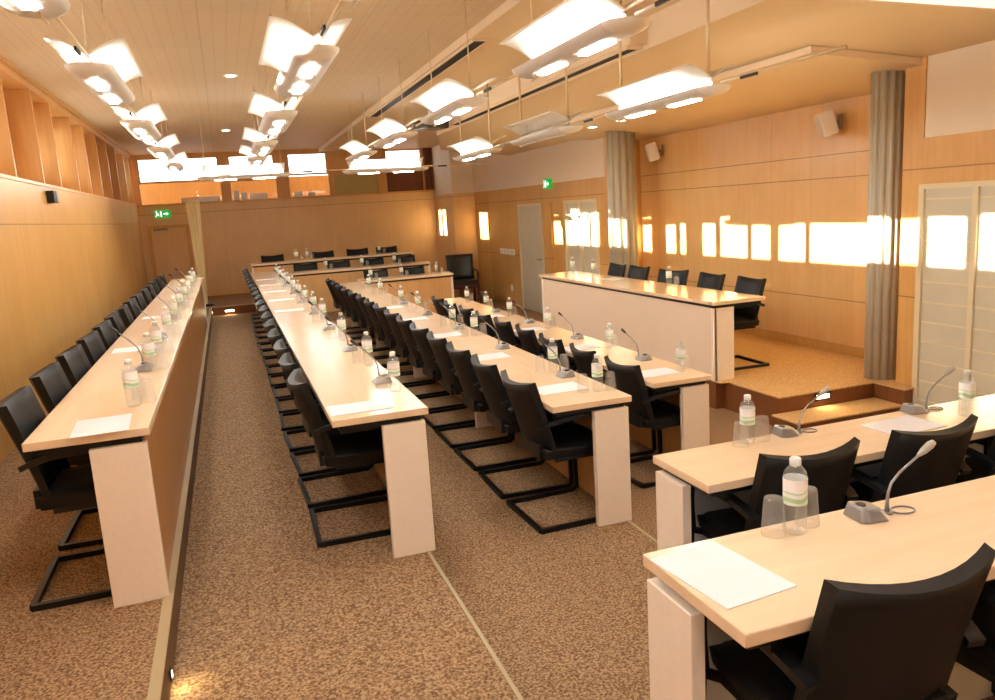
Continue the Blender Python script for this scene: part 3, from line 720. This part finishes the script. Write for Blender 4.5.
# large armchair against the far right wall
t = thing('armchair', 'large dark green and brown armchair standing alone in the far right corner', 'chair', (4.62, 15.75, zc(F4)), math.radians(172))
def pad(u, v): return ((u-.5)*.52, (v-.5)*.5, .50+.02*math.sin(PI*u)*math.sin(PI*v)), ((u-.5)*.52, (v-.5)*.5, .42)
link('seat', G().sheet(pad, 6, 6, .08), M['green_leather'], t)
def bk(u, v): y = -.24-.09*v+.04*(2*u-1)**2; return ((u-.5)*(.52+.06*v), y-.06, .5+.52*v), ((u-.5)*(.52+.06*v), y, .5+.52*v)
link('backrest', G().sheet(bk, 8, 6, .06), M['green_leather'], t)
for s in (-1, 1):
    g = G(); g.tube([(.29*s, .24, .0), (.29*s, .24, .66), (.29*s, .18, .69), (.29*s, -.27, .69)], 0, 4, flat=(.05, .04)); link('armrest', g, M['brown_leg'], t)
    g = G(); g.tube([(.27*s, -.28, .0), (.27*s, -.26, .5), (.27*s, -.3, .72)], 0, 4, flat=(.05, .045)); link('leg', g, M['brown_leg'], t)
g = G(); g.box(-.27, .27, .2, .24, .34, .42); g.box(-.27, .27, -.26, -.22, .34, .42); g.box(-.28, -.24, -.24, .22, .34, .42); g.box(.24, .28, -.24, .22, .34, .42); link('seat_frame', g, M['brown_leg'], t)

# ------------------------------------------------------------------ things on the tables
BT = None
def bottle(label, x, y, z, group='water bottles on the tables'):
    global BT
    if BT: return dup(BT, label, (x, y, z), random.uniform(0, 6), group)
    t = thing('water_bottle', label, 'bottle', (x, y, z), 0, group); BT = t
    prof = [(.024, .001), (.031, .006), (.0315, .02)]
    for k in range(4): prof += [(.0295, .028+.016*k), (.0315, .036+.016*k)]
    prof += [(.0315, .165), (.029, .176), (.02, .188), (.0135, .195), (.0128, .205)]
    g = G(); g.lathe(prof, 18); link('bottle_body', g, M['clear'], t)
    g = G(); g.lathe([(.0323, .088), (.0323, .16)], 18, cap0=False, cap1=False); link('bottle_label', g, M['label'], t)
    g = G(); g.lathe([(.0152, .195), (.0152, .213), (.013, .216)], 14); link('bottle_cap', g, M['cap'], t)
    return t
GL = None
def tumbler(label, x, y, z, group='glasses on the tables'):
    global GL
    if GL: 
        o = GL.copy(); COL.objects.link(o); o.location = (x, y, z); o['label'] = label; return o
    g = G(); g.lathe([(.031, .001), (.0335, .001), (.0335, .006), (.026, .102), (.0245, .106)], 18, cap0=False, cap1=True)
    GL = link('drinking_glass', g, M['glass'], None, (x, y, z)); tag(GL, label, 'glass', group); return GL
MC = None
MC2 = None
def mic_front(label, x, y, z, rz, group='table microphones'):
    """variant whose neck leaves the front of the base and leans on away from it"""
    global MC2
    if MC2: return dup(MC2, label, (x, y, z), rz, group)
    t = thing('table_microphone', label, 'microphone', (x, y, z), rz, group); MC2 = t
    A = [(-.04,-.055),(.04,-.055),(.05,-.03),(.05,.03),(.036,.05),(-.036,.05),(-.05,.03),(-.05,-.03)]
    B = [(p[0]*.75, p[1]*.62-.012) for p in A]; n = 8
    g = G(); g.add([(p[0], p[1], .001) for p in A]+[(p[0], p[1], .042 if p[1] < -.01 else .034) for p in B], [tuple(range(n))[::-1], tuple(range(n, 2*n))]+[(i, (i+1) % n, n+(i+1) % n, n+i) for i in range(n)])
    b = link('base', g, M['mic'], t, bevel=.006)
    g = G(); g.lathe([(.014, .036), (.014, .043)], 12, cy=-.025); link('button', g, M['mic_dark'], b)
    g = G(); g.tube([(0, .062, .002), (0, .062, .03), (0, .064, .06), (0, .074, .09), (0, .10, .118), (0, .165, .163)], [.008, .006, .0045, .0042, .004, .004], 8)
    g.lathe([(.016, 0), (.016, .007)], 12, cy=.062, cz=.001); link('gooseneck', g, M['mic'], t)
    g = G(); g.tube([(0, .16, .16), (0, .178, .172), (0, .20, .187), (0, .212, .194)], [.005, .0105, .012, .008], 10); link('mic_head', g, M['mic_head'], t)
    g = G(); g.tube([(.026*math.cos(a*PI/8), .115+.034*math.sin(a*PI/8), .004) for a in range(16)], .0032, 6, closed=True); link('cable_loop', g, M['mic'], t)
    return t
def mic(label, x, y, z, rz, group='table microphones'):
    """local +y points at the sitter; the neck rises and leans that way"""
    global MC
    if MC: return dup(MC, label, (x, y, z), rz, group)
    t = thing('table_microphone', label, 'microphone', (x, y, z), rz, group); MC = t
    g = G(); v = []
    A = [(-.055,-.05),(.055,-.05),(.062,-.02),(.06,.045),(.04,.055),(-.04,.055),(-.06,.045),(-.062,-.02)]
    B = [(-.045,-.04),(.045,-.04),(.05,-.02),(.05,.01),(.032,.02),(-.032,.02),(-.05,.01),(-.05,-.02)]
    n = 8; g.add([(p[0], p[1], .001) for p in A]+[(p[0], p[1], .042 if p[1] < 0 else .03) for p in B], [tuple(range(n))[::-1], tuple(range(n, 2*n))]+[(i, (i+1) % n, n+(i+1) % n, n+i) for i in range(n)])
    b = link('base', g, M['mic'], t, bevel=.006)
    g = G(); g.lathe([(.018, .036), (.018, .044)], 12, cx=0, cy=-.015); link('button', g, M['mic_dark'], b)
    pts = []
    g = G(); neck = [(.075, .0, .002), (.075, .0, .03), (.075, .004, .08), (.076, .018, .12), (.077, .05, .16), (.078, .105, .212)]
    g.tube(neck, [.009, .006, .0045, .0045, .0045, .004], 8); g.lathe([(.02, 0), (.02, .008)], 12, cx=.075, cy=0, cz=.001); link('gooseneck', g, M['mic'], t)
    g = G(); g.tube([(.078, .102, .209), (.078, .115, .222), (.0785, .132, .239), (.0785, .14, .247)], [.005, .009, .010, .007], 10); link('mic_head', g, M['mic_dark'], t)
    g = G(); g.tube([(.075+.03+.03*math.cos(a*PI/8), .03*math.sin(a*PI/8)-.02, .004) for a in range(16)], .0035, 6, closed=True); link('cable_loop', g, M['mic'], t)
    return t
PS = None
def paper(label, x, y, z, rz, group='white paper sheets on the tables'):
    global PS
    if PS is None:
        g = G(); g.box(-.105, .105, -.1485, .1485, .0005, .0028); PS = link('paper_sheet', g, M['paper'], None, (x, y, z)); PS.rotation_euler = (0, 0, rz); return tag(PS, label, 'paper', group)
    o = PS.copy(); COL.objects.link(o); o.location = (x, y, z); o.rotation_euler = (0, 0, rz); o['label'] = label; return o

def seat_row(nm, zt, bots, mics, papers, rzs, glasses):
    """bots/mics/papers: lists of (x, y); rzs: mic heading"""
    for i, (x, y) in enumerate(bots):
        bottle('green-labelled water bottle, %s on the %s' % (nth(i, 0), nm), x, y, zt)
        gl = glasses(x, y)
        for j, (gx, gy) in enumerate(gl):
            sd = ('left', 'right')[j] if len(gl) == 2 else 'right'
            tumbler('clear drinking glass %s of the %s bottle on the %s' % (sd, ORD[i], nm), gx, gy, zt)
    for i, (x, y) in enumerate(mics):
        mic('grey gooseneck microphone, %s on the %s' % (nth(i, 0), nm), x, y, zt, rzs)
    for i, (x, y, r) in enumerate(papers):
        paper('white paper sheet, %s on the %s' % (nth(i, 0), nm), x, y, zt, r)
tz = lambda f: zc(f)+TH
two = lambda x, y: [(x-.075, y-.03+.02), (x+.06, y-.055)]
# left wall table: sitters on the left, items toward the aisle edge
yb = [3.76, 4.65, 5.2, 6.1, 7.0, 7.9, 8.8, 9.7, 10.6, 11.5]
seat_row('left wall table', tz(F1), [(-.47, y) for y in yb], [(-.52, 4.72+1.25*i) for i in range(6)], [(-.56, 3.45, .06), (-.63, 5.6, PI/2+.03), (-.62, 7.5, PI/2-.02)], PI/2,
         lambda x, y: [(x-.02+.03, y+.14), (x+.055, y+.06)])
seat_row('second long table', tz(F2), [(.76, y) for y in (4.0, 4.81, 5.94, 7.15, 7.93, 8.76, 9.6, 10.4, 11.2, 12.0, 12.8, 13.6)], [(.74, y) for y in (4.27, 5.45, 6.62, 7.85, 9.05, 10.25, 11.5)],
         [(.53, 3.76, PI/2)]+[(.55, 4.75+1.2*i, PI/2+.02) for i in range(3, 8)], PI/2, lambda x, y: [(x-.06, y+.11), (x+.02, y+.17)] if y > 5.5 else [(x-.05, y+.12)])
seat_row('third long table', tz(F3), [(1.93, y) for y in (3.97, 4.62, 6.33, 7.01, 8.40, 9.27, 10.6, 11.5)], [(1.93, y) for y in (4.43, 5.62, 6.83, 8.0, 9.2)],
         [(1.76, 4.15, PI/2+.05)]+[(1.72, 5.35+1.2*i, PI/2) for i in range(4)], PI/2, lambda x, y: [(x-.085, y+.02), (x+.07, y-.02)])
seat_row('fourth long table', tz(F4), [(2.95, y) for y in (4.72, 5.81, 7.14, 8.26, 9.1, 9.9)], [(2.94, y) for y in (5.23, 6.44, 7.65, 8.75)],
         [(2.78, 4.78, PI/2)]+[(2.76, 6.0+1.2*i, PI/2) for i in range(3)], PI/2, lambda x, y: [(x+.07, y+.05)])
for nm, zt, y, xs in (('topmost far cross row', tz(F1), 15.42, (1.25, 1.45, 2.85)), ('middle far cross row', tz(F2), 14.26, (1.65, 2.3, 2.9)), ('lowest far cross row', tz(F3), 13.16, (2.25, 2.78, 3.4))):
    for i, x in enumerate(xs):
        bottle('clear water bottle, %s on the %s' % (LR[i], nm), x, y, zt); tumbler('clear drinking glass beside the %s bottle on the %s' % (LR[i].replace(' from left', ''), nm), x+.1, y+.03, zt)
# front right tables
z = tz(F2)
bottle('large water bottle with pale green label on the front right corner table', 1.385, 1.655, z)
tumbler('clear drinking glass left of the bottle on the front right corner table', 1.328, 1.672, z); tumbler('clear drinking glass right of the bottle on the front right corner table', 1.452, 1.685, z)
mic_front('grey gooseneck microphone beside the bottle on the front right corner table', 1.632, 1.648, z, -PI/2-.1)
paper('white paper sheet at the left end of the front right corner table', 1.067, 1.545, z, .1)
z = tz(F3)
bottle('water bottle at the left end of the table behind the front right one', 2.05, 2.755, z); bottle('water bottle at the right end of the table behind the front right one', 3.13, 2.60, z)
tumbler('clear drinking glass left of the left bottle, table behind the front right one', 2.0, 2.735, z); tumbler('clear drinking glass right of the left bottle, table behind the front right one', 2.13, 2.76, z)
tumbler('clear drinking glass right of the right bottle, table behind the front right one', 3.2, 2.64, z)
mic_front('grey gooseneck microphone, left one on the table behind the front right one', 2.27, 2.77, z, -PI/2-.1); mic_front('grey gooseneck microphone, right one on the table behind the front right one', 3.0, 2.76, z, -PI/2-.1)
paper('white paper sheet in the middle of the table behind the front right one', 2.78, 2.62, z, PI/2+.05)
# stage desk
z = tz(FS)
for i, y in enumerate((9.9, 9.25, 7.4)): bottle('clear water bottle on the stage desk, %s' % LR[i], 4.5, y, z)
for i, y in enumerate((9.1, 7.25)): tumbler('clear drinking glass on the stage desk, %s one' % ('left', 'right')[i], 4.5, y, z)
paper('white paper sheet on the stage desk', 4.45, 8.6, z, .1)

# ------------------------------------------------------------------ daylight
w = bpy.data.worlds.new('daylight'); S.world = w; w.use_nodes = True
bg = w.node_tree.nodes['Background']; bg.inputs[0].default_value = (.86, .93, 1, 1); bg.inputs[1].default_value = 4.5
l = bpy.data.lights.new('sun', 'SUN'); l.energy = 36; l.angle = math.radians(.35); l.color = (1, .93, .8)
o = bpy.data.objects.new('sun', l); COL.objects.link(o); o.location = (-12, 8, 6)
o.rotation_euler = Vector((1, 0, -.187)).to_track_quat('-Z', 'Y').to_euler()

# ------------------------------------------------------------------ camera
cd = bpy.data.cameras.new('camera'); co = bpy.data.objects.new('camera', cd); COL.objects.link(co)
cd.sensor_width = 36; cd.lens = 779.2/995*36; cd.clip_start = .05; cd.clip_end = 200
R = Matrix(((0.94252822, 0.11608169, -0.31331388), (-0.32853533, 0.15114497, -0.93231955), (-0.06086941, 0.98167217, 0.18059533)))
co.matrix_world = Matrix.Translation((0, 0, CZ)) @ R.to_4x4()
S.camera = co
S.view_settings.view_transform = 'Standard'; S.view_settings.look = 'None'; S.view_settings.exposure = .14; S.view_settings.gamma = 1; S.view_settings.use_curve_mapping = False
S.cycles.max_bounces = 10; S.cycles.diffuse_bounces = 5; S.cycles.transparent_max_bounces = 24; S.cycles.caustics_reflective = False; S.cycles.caustics_refractive = False
